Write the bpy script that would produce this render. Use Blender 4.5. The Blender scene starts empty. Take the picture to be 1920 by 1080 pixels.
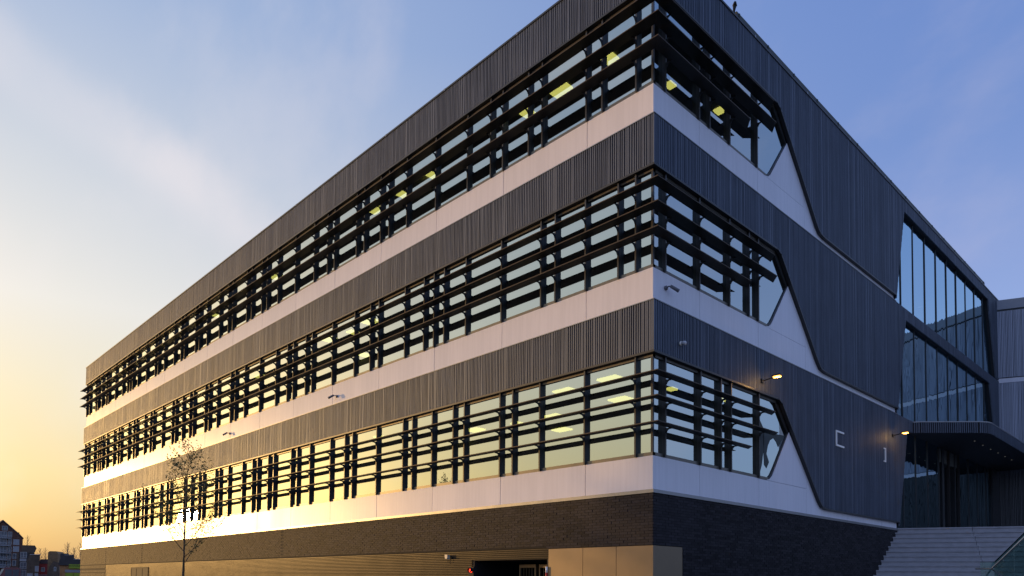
import bpy, bmesh, math, random
from mathutils import Vector, Matrix

random.seed(7)
scene = bpy.context.scene
col = scene.collection
rad = math.radians

# ------------------------------------------------------------------ camera
YAW, PIT, ROL = 0.7894842871386087, 0.04385046927461995, 0.008478988094799226
F = Vector((-math.sin(YAW) * math.cos(PIT), math.cos(YAW) * math.cos(PIT), math.sin(PIT)))
R0 = Vector((math.cos(YAW), math.sin(YAW), 0))
U0 = R0.cross(F)
RR = R0 * math.cos(ROL) + U0 * math.sin(ROL)
UU = -R0 * math.sin(ROL) + U0 * math.cos(ROL)
EYE = 1.6
CAM = Vector((8.8963, -12.2647, EYE))
FPX, PX, PY = 1353.65, 1002.87, 1031.5
cd = bpy.data.cameras.new('camera')
cam = bpy.data.objects.new('camera', cd)
col.objects.link(cam)
m = Matrix((RR, UU, -F)).transposed().to_4x4()
m.translation = CAM
cam.matrix_world = m
cd.sensor_width = 36
cd.lens = 36 * FPX / 1920
cd.shift_x = -(PX - 960) / 1920
cd.shift_y = (PY - 540) / 1920
cd.clip_start = 0.1
cd.clip_end = 5000
scene.camera = cam

# ------------------------------------------------------------------ sun, sky, exposure
SUN_AZ = math.atan2(-0.945, -0.327)      # towards the low sun, x then y
SUN_EL = rad(4.2)
SUN = Vector((math.sin(SUN_AZ) * math.cos(SUN_EL), math.cos(SUN_AZ) * math.cos(SUN_EL), math.sin(SUN_EL)))
sl = bpy.data.lights.new('sun', 'SUN')
sl.energy = 3.1
sl.angle = rad(1.6)
sl.color = (1.0, 0.57, 0.19)
so = bpy.data.objects.new('sun', sl)
col.objects.link(so)
so.rotation_euler = (-SUN).to_track_quat('-Z', 'Y').to_euler()

w = bpy.data.worlds.new('World')
scene.world = w
w.use_nodes = True
nt = w.node_tree
nt.nodes.clear()


def N(t, typ, **kw):
    n = t.nodes.new(typ)
    for k, v in kw.items():
        setattr(n, k, v)
    return n


def ramp(t, stops, interp='LINEAR'):
    r = N(t, 'ShaderNodeValToRGB')
    el = r.color_ramp.elements
    r.color_ramp.interpolation = interp
    while len(el) < len(stops):
        el.new(0.5)
    for e, (p, c) in zip(el, stops):
        e.position = p
        e.color = (*c, 1) if len(c) == 3 else c
    return r


def mathn(t, op, a, b=None, c=None, clamp=False):
    n = N(t, 'ShaderNodeMath', operation=op, use_clamp=clamp)
    for i, v in enumerate((a, b, c)):
        if v is None:
            continue
        if isinstance(v, (int, float)):
            n.inputs[i].default_value = v
        else:
            t.links.new(v, n.inputs[i])
    return n.outputs[0]


def mixc(t, f, a, b, blend='MIX'):
    n = N(t, 'ShaderNodeMix', data_type='RGBA', blend_type=blend)
    for i, v in ((0, f), (6, a), (7, b)):
        if isinstance(v, (int, float)):
            n.inputs[i].default_value = v
        elif isinstance(v, tuple):
            n.inputs[i].default_value = (*v, 1)
        else:
            t.links.new(v, n.inputs[i])
    return n.outputs[2]


L = nt.links.new
tc = N(nt, 'ShaderNodeTexCoord')
sep = N(nt, 'ShaderNodeSeparateXYZ')
L(tc.outputs['Generated'], sep.inputs[0])
elev = mathn(nt, 'MAXIMUM', sep.outputs[2], 0.0)
# cosine of the azimuth difference to the sun
flat = N(nt, 'ShaderNodeCombineXYZ')
L(sep.outputs[0], flat.inputs[0])
L(sep.outputs[1], flat.inputs[1])
nrm = N(nt, 'ShaderNodeVectorMath', operation='NORMALIZE')
L(flat.outputs[0], nrm.inputs[0])
dot = N(nt, 'ShaderNodeVectorMath', operation='DOT_PRODUCT')
L(nrm.outputs[0], dot.inputs[0])
dot.inputs[1].default_value = Vector((SUN.x, SUN.y, 0)).normalized()
side = N(nt, 'ShaderNodeMapRange', interpolation_type='SMOOTHSTEP')
L(dot.outputs['Value'], side.inputs[0])
side.inputs[1].default_value = -0.08
side.inputs[2].default_value = 1.0
near = ramp(nt, [(0.0, (.42, .28, .14)), (0.05, (.60, .41, .18)), (0.12, (.80, .62, .30)), (0.21, (.83, .73, .50)), (0.31, (.83, .80, .74)), (0.45, (.62, .66, .73)),
                 (0.6, (.36, .47, .70)), (1.0, (.16, .28, .62))])
far = ramp(nt, [(0.0, (.24, .34, .60)), (0.10, (.28, .41, .76)), (0.24, (.31, .43, .80)), (0.36, (.26, .36, .71)), (0.5, (.175, .285, .64)), (1.0, (.10, .20, .58))])
L(elev, near.inputs[0])
L(elev, far.inputs[0])
grad = mixc(nt, side.outputs[0], far.outputs[0], near.outputs[0])
# thin streaks of cirrus: one long band over the left of the view, faint wisps elsewhere
def look(u, v):
    return (F + RR * ((u - PX) / FPX) - UU * ((v - PY) / FPX)).normalized()
bn_ = look(0, 85).cross(look(240, 265)).normalized()
ns = N(nt, 'ShaderNodeTexNoise')
ns.inputs['Scale'].default_value = 3.2
ns.inputs['Detail'].default_value = 6
ns.inputs['Roughness'].default_value = 0.55
mp = N(nt, 'ShaderNodeMapping')
mp.inputs['Rotation'].default_value = (0.5, 0.35, 0.9)
mp.inputs['Scale'].default_value = (1.0, 2.2, 1.6)
L(tc.outputs['Generated'], mp.inputs[0])
L(mp.outputs[0], ns.inputs['Vector'])
db = N(nt, 'ShaderNodeVectorMath', operation='DOT_PRODUCT')
L(tc.outputs['Generated'], db.inputs[0])
db.inputs[1].default_value = bn_
wob = mathn(nt, 'MULTIPLY_ADD', ns.outputs[0], 0.05, -0.025)
dist = mathn(nt, 'ABSOLUTE', mathn(nt, 'ADD', db.outputs['Value'], wob))
band = N(nt, 'ShaderNodeMapRange', interpolation_type='SMOOTHERSTEP')
L(dist, band.inputs[0])
band.inputs[1].default_value = 0.055
band.inputs[2].default_value = 0.0
bandm = mathn(nt, 'MULTIPLY', band.outputs[0], mathn(nt, 'MULTIPLY', ns.outputs[0], side.outputs[0]))
cr = ramp(nt, [(0.46, (0, 0, 0)), (0.72, (1, 1, 1))], 'EASE')
L(ns.outputs[0], cr.inputs[0])
cl = mathn(nt, 'ADD', mathn(nt, 'MULTIPLY', cr.outputs[0], 0.22), mathn(nt, 'MULTIPLY', bandm, 0.75), clamp=True)
cloudc = mixc(nt, side.outputs[0], (.60, .56, .72), (.86, .80, .82))
grad = mixc(nt, cl, grad, cloudc)
# aureole around the hazy sun
d3 = N(nt, 'ShaderNodeVectorMath', operation='DOT_PRODUCT')
L(tc.outputs['Generated'], d3.inputs[0])
d3.inputs[1].default_value = SUN
au = mathn(nt, 'POWER', mathn(nt, 'MAXIMUM', d3.outputs['Value'], 0.0), 34.0)
glow = N(nt, 'ShaderNodeVectorMath', operation='SCALE')
glow.inputs[0].default_value = (1.5, .90, .24)
L(au, glow.inputs['Scale'])
tot = N(nt, 'ShaderNodeVectorMath', operation='ADD')
L(grad, tot.inputs[0])
L(glow.outputs[0], tot.inputs[1])
sky = N(nt, 'ShaderNodeTexSky', sky_type='NISHITA', sun_disc=False)
sky.sun_elevation = SUN_EL
sky.sun_rotation = SUN_AZ
sky.air_density = 1.0
sky.dust_density = 2.0
b1 = N(nt, 'ShaderNodeBackground')
b1.inputs[1].default_value = 0.05
L(sky.outputs[0], b1.inputs[0])
b2 = N(nt, 'ShaderNodeBackground')
b2.inputs[1].default_value = 0.9
L(tot.outputs[0], b2.inputs[0])
add = N(nt, 'ShaderNodeAddShader')
L(b1.outputs[0], add.inputs[0])
L(b2.outputs[0], add.inputs[1])
out = N(nt, 'ShaderNodeOutputWorld')
L(add.outputs[0], out.inputs[0])

scene.view_settings.view_transform = 'Standard'
scene.view_settings.look = 'None'
scene.view_settings.exposure = 0.0
scene.view_settings.gamma = 1.0
scene.render.engine = 'CYCLES'
cy = scene.cycles
cy.max_bounces = 8
cy.transparent_max_bounces = 12
cy.glossy_bounces = 4
cy.caustics_reflective = False
cy.caustics_refractive = False
try:
    cy.use_denoising = True
except Exception:
    pass

# ------------------------------------------------------------------ materials
MATS = {}


def mat(name, color, rough=0.5, metal=0.0, spec=0.5, var=0.0, scale=3.0, island=0.0, bump=0.0, bscale=40.0, emit=None, estr=1.0, coat=0.0, stretch=None, dirt=0.0):
    if name in MATS:
        return MATS[name]
    mt = bpy.data.materials.new(name)
    mt.use_nodes = True
    t = mt.node_tree
    b = t.nodes['Principled BSDF']
    b.inputs['Roughness'].default_value = rough
    b.inputs['Metallic'].default_value = metal
    b.inputs['Specular IOR Level'].default_value = spec
    b.inputs['Coat Weight'].default_value = coat
    b.inputs['Base Color'].default_value = (*color, 1)
    cur = None
    tcn = N(t, 'ShaderNodeTexCoord')
    vec = N(t, 'ShaderNodeNewGeometry')
    pos = vec.outputs['Position']
    if stretch:
        mpn = N(t, 'ShaderNodeMapping')
        mpn.inputs['Scale'].default_value = stretch
        t.links.new(pos, mpn.inputs[0])
        pos = mpn.outputs[0]
    if var:
        n1 = N(t, 'ShaderNodeTexNoise')
        n1.inputs['Scale'].default_value = scale
        n1.inputs['Detail'].default_value = 6
        t.links.new(pos, n1.inputs['Vector'])
        r = ramp(t, [(0.3, tuple(c * (1 - var) for c in color)), (0.7, tuple(min(1, c * (1 + var)) for c in color))])
        t.links.new(n1.outputs[0], r.inputs[0])
        cur = r.outputs[0]
        rr = mathn(t, 'MULTIPLY_ADD', n1.outputs[0], 0.16, rough - 0.08)
        t.links.new(rr, b.inputs['Roughness'])
    if island:
        v = mathn(t, 'MULTIPLY_ADD', vec.outputs['Random Per Island'], 2 * island, 1 - island)
        oi = N(t, 'ShaderNodeObjectInfo')
        v2 = mathn(t, 'MULTIPLY_ADD', oi.outputs['Random'], island, 1 - island / 2)
        v = mathn(t, 'MULTIPLY', v, v2)
        sc = N(t, 'ShaderNodeVectorMath', operation='SCALE')
        if cur is not None:
            t.links.new(cur, sc.inputs[0])
        else:
            sc.inputs[0].default_value = color
        t.links.new(v, sc.inputs['Scale'])
        cur = sc.outputs[0]
    if dirt:
        mpd = N(t, 'ShaderNodeMapping')
        mpd.inputs['Scale'].default_value = (7, 7, .45)
        t.links.new(vec.outputs['Position'], mpd.inputs[0])
        nd = N(t, 'ShaderNodeTexNoise')
        nd.inputs['Scale'].default_value = 1.6
        nd.inputs['Detail'].default_value = 5
        t.links.new(mpd.outputs[0], nd.inputs['Vector'])
        rd = ramp(t, [(0.42, (1 - dirt, 1 - dirt, 1 - dirt)), (0.58, (1, 1, 1))])
        t.links.new(nd.outputs[0], rd.inputs[0])
        cur = mixc(t, 1.0, cur if cur is not None else tuple(color), rd.outputs[0], 'MULTIPLY')
    if cur is not None:
        t.links.new(cur, b.inputs['Base Color'])
    if bump:
        n2 = N(t, 'ShaderNodeTexNoise')
        n2.inputs['Scale'].default_value = bscale
        n2.inputs['Detail'].default_value = 4
        t.links.new(vec.outputs['Position'], n2.inputs['Vector'])
        bn = N(t, 'ShaderNodeBump')
        bn.inputs['Strength'].default_value = bump
        bn.inputs['Distance'].default_value = 0.02
        t.links.new(n2.outputs[0], bn.inputs['Height'])
        t.links.new(bn.outputs[0], b.inputs['Normal'])
    if emit:
        b.inputs['Emission Color'].default_value = (*emit, 1)
        b.inputs['Emission Strength'].default_value = estr
    MATS[name] = mt
    return mt


def glass(name, tint, refl, wave=0.0, wscale=(1, 1, 1), rough=0.0, gcol=(.92, .97, .97)):
    mt = bpy.data.materials.new(name)
    mt.use_nodes = True
    t = mt.node_tree
    t.nodes.clear()
    o = N(t, 'ShaderNodeOutputMaterial')
    tr = N(t, 'ShaderNodeBsdfTransparent')
    tr.inputs[0].default_value = (*tint, 1)
    gl = N(t, 'ShaderNodeBsdfGlossy')
    gl.inputs['Roughness'].default_value = rough
    gl.inputs[0].default_value = (*gcol, 1)
    lw = N(t, 'ShaderNodeLayerWeight')
    lw.inputs[0].default_value = 0.5
    f = mathn(t, 'MULTIPLY_ADD', mathn(t, 'POWER', lw.outputs['Facing'], 5.0), 1 - refl, refl, clamp=True)
    mx = N(t, 'ShaderNodeMixShader')
    t.links.new(f, mx.inputs[0])
    t.links.new(tr.outputs[0], mx.inputs[1])
    t.links.new(gl.outputs[0], mx.inputs[2])
    t.links.new(mx.outputs[0], o.inputs[0])
    if wave:
        g = N(t, 'ShaderNodeNewGeometry')
        oi = N(t, 'ShaderNodeObjectInfo')
        off = N(t, 'ShaderNodeVectorMath', operation='ADD')
        t.links.new(g.outputs['Position'], off.inputs[0])
        sc = mathn(t, 'MULTIPLY', oi.outputs['Random'], 37.0)
        cx = N(t, 'ShaderNodeCombineXYZ')
        for i in range(3):
            t.links.new(sc, cx.inputs[i])
        t.links.new(cx.outputs[0], off.inputs[1])
        mpn = N(t, 'ShaderNodeMapping')
        mpn.inputs['Scale'].default_value = wscale
        t.links.new(off.outputs[0], mpn.inputs[0])
        n = N(t, 'ShaderNodeTexNoise')
        n.inputs['Scale'].default_value = 1.0
        n.inputs['Detail'].default_value = 1.0
        t.links.new(mpn.outputs[0], n.inputs['Vector'])
        bn = N(t, 'ShaderNodeBump')
        bn.inputs['Strength'].default_value = 1.0
        bn.inputs['Distance'].default_value = wave
        t.links.new(n.outputs[0], bn.inputs['Height'])
        t.links.new(bn.outputs[0], gl.inputs['Normal'])
    MATS[name] = mt
    return mt


M_WHITE = mat('white_panel', (.87, .84, .87), rough=.33, spec=.17, var=.035, scale=.9, stretch=(1.2, 1.2, .35), island=.035, dirt=.04)
M_RIB = mat('ribbed_cladding', (.130, .150, .190), rough=.60, spec=.35, island=.13, metal=.5, var=.10, scale=1.2, dirt=.12)
M_RIBBACK = mat('cladding_back', (.02, .02, .022), rough=.6)
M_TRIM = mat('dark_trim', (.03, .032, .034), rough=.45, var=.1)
M_FRAME = mat('window_frame', (.16, .145, .125), rough=.42, metal=.5, var=.1)
M_FIN = mat('mullion_paint', (.045, .042, .04), rough=.4, var=.1)
M_LOUV = mat('louver_paint', (.022, .020, .019), rough=.42, var=.15, scale=2)
M_NOSE = mat('louver_nosing', (.095, .072, .052), rough=.6, spec=.2, var=.1)
M_BRKT = mat('bracket_steel', (.02, .02, .022), rough=.4)
M_FLASH = mat('flashing', (.28, .28, .29), rough=.38, metal=.6, var=.08)
M_BRICK = mat('dark_brick', (.027, .024, .028), rough=.75, spec=.25, island=.5, var=.3, scale=60, bump=.3, bscale=120)
M_MORTAR = mat('dark_mortar', (.008, .007, .008), rough=.9, var=.2, scale=30)
M_BRONZE = mat('bronze_panel', (.23, .17, .105), rough=.48, metal=.35, var=.06, scale=2)
M_SLAT = mat('slat_metal', (.062, .053, .044), rough=.36, metal=.5, var=.12, scale=1.5)
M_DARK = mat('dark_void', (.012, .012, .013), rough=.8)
M_CEIL = mat('interior_ceiling', (.10, .10, .085), rough=.9, var=.06)
M_WALLI = mat('interior_wall', (.11, .11, .09), rough=.9, var=.15, scale=.6)
M_FLOORI = mat('interior_floor', (.09, .08, .07), rough=.7, var=.15)
M_LIGHT = mat('ceiling_light', (.8, .8, .6), emit=(1.0, .90, .25), estr=3.2)
M_DOWN = mat('downlight', (.8, .8, .7), emit=(1.0, .92, .75), estr=.1)
M_LAMP = mat('lamp_glow', (.9, .7, .4), emit=(1.0, .42, .06), estr=5)
M_GLASS = glass('window_glass', (.34, .37, .30), .54, wave=.0010, wscale=(1.2, 1.2, 1.2), gcol=(.85, .95, .92))
M_CURT = glass('curtain_glass', (.20, .25, .27), .72, wave=.008, wscale=(2.0, 2.0, .16), gcol=(.66, .90, 1.0))
M_RAILG = glass('railing_glass', (.50, .66, .62), .08)
M_CONC = mat('stair_concrete', (.40, .39, .40), rough=.75, var=.12, scale=5, bump=.1, bscale=80)
M_STEEL = mat('brushed_steel', (.5, .5, .5), rough=.3, metal=.9)
M_CAMW = mat('camera_housing', (.16, .16, .18), rough=.4)
M_SIGNW = mat('white_sign', (.8, .8, .8), rough=.5, emit=(.75, .80, .9), estr=.05)
M_BARK = mat('bark', (.10, .075, .05), rough=.9, var=.3, scale=20, bump=.4, bscale=60)
M_LEAF = mat('young_leaf', (.085, .10, .025), rough=.6, island=.4)
M_TWIG = mat('bare_twigs', (.15, .10, .08), rough=.9)


# ------------------------------------------------------------------ mesh helpers
class MB:
    def __init__(self):
        self.v, self.f = [], []

    def box(self, x0, x1, y0, y1, z0, z1):
        if x0 > x1: x0, x1 = x1, x0
        if y0 > y1: y0, y1 = y1, y0
        if z0 > z1: z0, z1 = z1, z0
        n = len(self.v)
        self.v += [(x0, y0, z0), (x1, y0, z0), (x1, y1, z0), (x0, y1, z0), (x0, y0, z1), (x1, y0, z1), (x1, y1, z1), (x0, y1, z1)]
        self.f += [tuple(n + i for i in q) for q in ((0, 3, 2, 1), (4, 5, 6, 7), (0, 1, 5, 4), (1, 2, 6, 5), (2, 3, 7, 6), (3, 0, 4, 7))]
        return self

    def prism(self, pts, vec):
        """pts: 3-D polygon; vec: extrusion"""
        n = len(self.v)
        k = len(pts)
        a = [Vector(p) for p in pts]
        vec = Vector(vec)
        self.v += [tuple(p) for p in a] + [tuple(p + vec) for p in a]
        self.f.append(tuple(n + i for i in range(k)))
        self.f.append(tuple(n + k + i for i in reversed(range(k))))
        for i in range(k):
            j = (i + 1) % k
            self.f.append((n + i, n + k + i, n + k + j, n + j))
        return self

    def poly(self, pts):
        n = len(self.v)
        self.v += [tuple(p) for p in pts]
        self.f.append(tuple(range(n, n + len(pts))))
        return self

    def tube(self, pts, radii, seg=8, cap=True):
        pts = [Vector(p) for p in pts]
        if isinstance(radii, (int, float)):
            radii = [radii] * len(pts)
        rings = []
        for i, p in enumerate(pts):
            d = (pts[min(i + 1, len(pts) - 1)] - pts[max(i - 1, 0)])
            d = d.normalized() if d.length > 1e-9 else Vector((0, 0, 1))
            a = d.cross(Vector((0, 0, 1)))
            if a.length < 1e-3:
                a = Vector((1, 0, 0))
            a.normalize()
            b = d.cross(a)
            n = len(self.v)
            for s in range(seg):
                an = 2 * math.pi * s / seg
                self.v.append(tuple(p + (a * math.cos(an) + b * math.sin(an)) * radii[i]))
            rings.append(n)
        for i in range(len(rings) - 1):
            for s in range(seg):
                t = (s + 1) % seg
                self.f.append((rings[i] + s, rings[i] + t, rings[i + 1] + t, rings[i + 1] + s))
        if cap:
            self.f.append(tuple(rings[0] + s for s in reversed(range(seg))))
            self.f.append(tuple(rings[-1] + s for s in range(seg)))
        return self

    def mesh(self, name, material, smooth=False):
        me = bpy.data.meshes.new(name)
        me.from_pydata(self.v, [], self.f)
        if len(self.f) < 4000:
            bm = bmesh.new()
            bm.from_mesh(me)
            bmesh.ops.recalc_face_normals(bm, faces=bm.faces)
            bm.to_mesh(me)
            bm.free()
        if smooth:
            me.polygons.foreach_set('use_smooth', [True] * len(me.polygons))
        me.materials.append(material)
        return me

    def build(self, name, material, parent=None, smooth=False):
        return link(name, self.mesh(name, material, smooth), parent)


def link(name, me, parent=None, loc=None):
    o = bpy.data.objects.new(name, me)
    col.objects.link(o)
    if parent is not None:
        o.parent = parent
    if loc is not None:
        o.location = loc
    return o


def empty(name, loc=(0, 0, 0), parent=None, rz=0.0):
    o = bpy.data.objects.new(name, None)
    o.empty_display_size = 0.3
    col.objects.link(o)
    o.location = loc
    o.rotation_euler = (0, 0, rz)
    if parent is not None:
        o.parent = parent
    return o


def tag(o, label=None, cat=None, group=None, kind=None):
    if label: o['label'] = label
    if cat: o['category'] = cat
    if group: o['group'] = group
    if kind: o['kind'] = kind
    return o


# facade coordinates: a along the facade from the corner, o outward, z up
def FL(a, o, z): return (-a, -o, z)
def FR(a, o, z): return (o, a, z)


def fbox(mb, sd, a0, a1, o0, o1, z0, z1):
    if sd == 'L':
        return mb.box(-a0, -a1, -o0, -o1, z0, z1)
    return mb.box(o0, o1, a0, a1, z0, z1)


def fprism(mb, sd, poly, o0, o1):
    mp_ = FL if sd == 'L' else FR
    pts = [mp_(a, o0, z) for a, z in poly]
    q = Vector(mp_(0, o1, 0)) - Vector(mp_(0, o0, 0))
    return mb.prism(pts, q)


def clip(poly, ax, val, keep_less):
    out = []
    for i in range(len(poly)):
        p, q = poly[i], poly[(i + 1) % len(poly)]
        ip = p[ax] <= val if keep_less else p[ax] >= val
        iq = q[ax] <= val if keep_less else q[ax] >= val
        if ip:
            out.append(p)
        if ip != iq:
            k = (val - p[ax]) / (q[ax] - p[ax])
            out.append((p[0] + (q[0] - p[0]) * k, p[1] + (q[1] - p[1]) * k))
    return out


def pix(u, v, depth):
    """world point seen at pixel u, v of the 1920 x 1080 frame at the given depth (survey of the place)"""
    return CAM + (F + RR * ((u - PX) / FPX) - UU * ((v - PY) / FPX)) * depth


# ------------------------------------------------------------------ ground
g = MB()
g.poly([(-3000, -3000, 0), (3000, -3000, 0), (3000, 3000, 0), (-3000, 3000, 0)])
tag(g.build('ground', mat('ground_soil', (.06, .06, .05), rough=.95, var=.35, scale=.25, bump=.3, bscale=8)), kind='structure')
g = MB()
g.box(-70, 40, -9.5, -0.06, 0.004, 0.12).box(0.06, 40, -0.06, 40, 0.004, 0.12)
tag(g.build('pavement', mat('paving', (.13, .13, .13), rough=.85, var=.18, scale=2.2, bump=.2, bscale=25)), kind='structure')
g = MB()
g.poly([(-300, -22, .006), (120, -22, .006), (120, -9.7, .006), (-300, -9.7, .006)])
tag(g.build('road', mat('asphalt', (.055, .055, .056), rough=.9, var=.2, scale=4, bump=.2, bscale=60)), kind='structure')
g = MB()
g.box(-70, 40, -9.7, -9.5, 0.0, 0.13)
tag(g.build('kerb', mat('kerb_stone', (.33, .32, .31), rough=.8, var=.15)), kind='structure')

# ------------------------------------------------------------------ main building
B = tag(empty('office_building'), 'long three storey building with white bands, dark ribbed cladding and louvred ribbon windows', 'building')
LEN, ZB, HS, WH, RB = 45.8, 3.55, 4.0, 0.71, 2.91      # length, first white band, storey, white height, rib band bottom (above band foot)
TOP = 15.6
E_ = 0.09                                              # ribs stand proud
DEP = 28.3                                             # length of the right-hand face

# ---- structural core
c = MB()
c.box(-LEN + .05, -5.78, .13, 13.5, 0, 3.5)
c.box(-2.98, -.13, .13, 14.0, 0, 3.5)
c.box(-5.78, -2.98, .13, 13.5, 2.2, 3.5)
c.box(-5.78, -2.98, 9, 13.5, 0, 2.2)
c.box(-LEN + .05, -6, 14.0, DEP, 0, 3.5)
c.build('core_wall', M_DARK, B)
for k in range(3):
    z = ZB + HS * k
    s = MB()
    s.box(-LEN + .06, -.13, .13, DEP + 4, z - .99 + 4.0, z + 4.0 + .0)
    s.box(-LEN + .06, -.13, .13, .34, z + .002, z + .70).box(-.34, -.13, .342, 6.0, z + .002, z + .70)
    s.build('floor_slab', M_CEIL, B)
    wv = MB()
    wv.box(-LEN + .06, -6.4, 6.2, 6.4, z, z + 3.0).box(-6.6, -6.4, 6.4, DEP + 3, z, z + 3.0)
    wv.box(-LEN + .06, -LEN + .25, .36, 6.2, z, z + 3.0)
    for x in (-9.6, -16.2, -24.0, -33.2, -40):
        wv.box(x, x - .12, .6, 6.19, z, z + 2.99)
    wv.box(-6.39, -.4, 13.4, 13.6, z, z + 3.0)
    wv.box(-6.39, -.36, 6.4, 6.55, z, z + 3.0)
    wv.build('interior_wall', M_WALLI, B)
s = MB()
s.box(-LEN + .06, -.13, .13, DEP + 4, 3.3, 3.56)
s.build('floor_slab', M_FLOORI, B)

# ---- white panels on the long face
IDX = .4788
seams = [0.0] + [0.43 + IDX * (3 + 6 * i) for i in range(16)] + [LEN]
for k in range(3):
    z = ZB + HS * k
    for a, b in zip(seams, seams[1:]):
        if b - a < .05:
            continue
        p = MB()
        fbox(p, 'L', a + (.009 if a else 0), b - .009, -.12, random.uniform(-.002, .002), z, z + WH)
        p.build('facade_panel', M_WHITE, B)

# ---- white shapes on the short face
def white_poly(z):
    return [(.004, z), (14.2, z), (14.2, z + .23), (8.35, z + .23), (8.05, z + .27), (7.85, z + .42), (6.17, z + 2.13), (5.34, z + 1.02), (5.22, z + .86), (5.08, z + .75),
            (4.9, z + WH), (.004, z + WH)]
for k in range(3):
    z = ZB + HS * k
    P0 = white_poly(z)
    cuts = [-1, 1.78, 4.5, 7.2, 10.0, 12.8, 20]
    for a, b in zip(cuts, cuts[1:]):
        q = clip(clip(P0, 0, a + .006, False), 0, b - .006, True)
        pieces = [q]
        if a == 4.5:
            pieces = [clip(q, 1, z + .70, True), clip(q, 1, z + .71, False)]
        for q in pieces:
            qq = []
            for pt in q:
                if not qq or (abs(pt[0] - qq[-1][0]) + abs(pt[1] - qq[-1][1])) > 1e-4:
                    qq.append(pt)
            p = MB()
            fprism(p, 'R', qq, -.12, random.uniform(-.002, .002))
            p.build('facade_panel', M_WHITE, B)

# ---- ribbed cladding: backing boards and ribs
def lower_R(s, z):
    """lower edge of the ribbed field on the short face"""
    if s <= 5.42: return z + RB
    if s <= 5.62: return z + RB - (s - 5.42) * .45
    if s <= 7.85: return z + RB - .09 - (s - 5.62) * (2.40 / 2.23)
    if s <= 8.05: return z + .42 - (s - 7.85) * .75
    if s <= 8.35: return z + .27 - (s - 8.05) * .13
    if s <= 14.25: return z + .23
    if s <= 15.17: return z + .05 + (s - 14.25) / .92 * 3.50
    if s <= 26.45: return z + 3.56
    if s <= 27.65: return z + 3.56 - (s - 26.45) / 1.2 * 3.52
    return z + .04


def top_z(z, k):
    return TOP - .05 if k == 2 else z + HS - .022


keys = [-E_, 5.42, 5.62, 7.85, 8.05, 8.35, 14.249, 14.251, 15.16, 15.17, 26.44, 26.46, 27.65, DEP]
for k in range(3):
    z = ZB + HS * k
    zt = top_z(z, k)
    p = MB()
    fbox(p, 'L', 0.0, LEN + .15, -.12, E_ - .05, z + RB, zt)
    p.build('cladding_backing', M_RIBBACK, B)
    low = [(max(s, 0.0), lower_R(s, z)) for s in keys]
    if k == 0:
        low = low[:9] + [(15.16, z + 3.56), (DEP, z + 3.56)]
    p = MB()
    fprism(p, 'R', low + [(DEP, zt), (0, zt)], -.20, E_ - .05)
    p.build('cladding_backing', M_RIBBACK, B)
    # thin capping strip over the ribs and the dark edge under them
    if k < 2:
        p = MB()
        p.box(-LEN - .16, E_ + .012, -E_ - .012, 0.02, zt, zt + .018).box(-.02, E_ + .012, .021, 14.2, zt, zt + .018)
        p.build('capping_strip', M_FLASH, B)
    p = MB()
    p.box(-LEN - .16, E_ + .005, -E_ - .005, .1, z + RB - .045, z + RB).box(-.1, E_ + .005, .101, 5.42, z + RB - .045, z + RB)
    p.build('soffit_trim', M_TRIM, B)
    # raking trim along the ribbed field
    ln = [(5.42, z + RB), (5.62, z + RB - .09), (7.85, z + .42), (8.05, z + .27), (8.35, z + .23), (14.25, z + .23)]
    p = MB()
    for (a0, z0), (a1, z1) in zip(ln, ln[1:]):
        d = Vector((a1 - a0, z1 - z0)).normalized() * .012
        n = Vector((d.y, -d.x)).normalized() * .035
        fprism(p, 'R', [(a0 - d.x, z0 - d.y), (a1 + d.x, z1 + d.y), (a1 + d.x + n.x, z1 + d.y + n.y), (a0 - d.x + n.x, z0 - d.y + n.y)], .002, E_ + .012)
    p.build('raking_trim', M_TRIM, B)

rr = random.Random(3)
ribs = []            # (distance, side, a, width, z0l, z0r, z1)
for k in range(3):
    z = ZB + HS * k
    for sd in 'LR':
        a = -E_ + .004
        end = LEN + .14 if sd == 'L' else DEP - .02
        while a < end:
            wd = rr.choice((.026, .028, .030, .036))
            gap = rr.choice((.026, .028, .032)) if rr.random() < .86 else .008
            if sd == 'L':
                ribs.append((abs(a - 1) + 1.2 * k, sd, a, wd, z + RB, z + RB, top_z(z, k), k))
            else:
                zl, zr = lower_R(a, z), lower_R(a + wd, z)
                if k == 0 and a > 14.25:
                    if a > 15.7:
                        break
                    zl, zr = max(zl, z), max(zr, z)
                    if a > 15.17:
                        zl = zr = z + 3.56
                ribs.append((abs(a - 1) + 1.2 * k, sd, a, wd, zl, zr, top_z(z, k), k))
            a += wd + gap
ribs.sort(key=lambda r: r[0])
cache = {}
mass = MB()
for i, (dst, sd, a, wd, z0, z1, zt, k) in enumerate(ribs):
    o0, o1 = E_ - .051, E_
    if i < 300 and abs(z0 - z1) < 1e-6:
        key = (sd, wd, round(zt - z0, 3))
        if key not in cache:
            t = MB()
            fbox(t, sd, 0, wd, o0, o1, 0, zt - z0)
            cache[key] = t.mesh('rib', M_RIB)
        link('rib', cache[key], B, FL(a, 0, z0) if sd == 'L' else FR(a, 0, z0))
    else:
        fprism(mass, sd, [(a, z0), (a + wd, z1), (a + wd, zt), (a, zt)], o0, o1)
tag(mass.build('cladding_ribs', M_RIB, B), kind='stuff')

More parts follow.
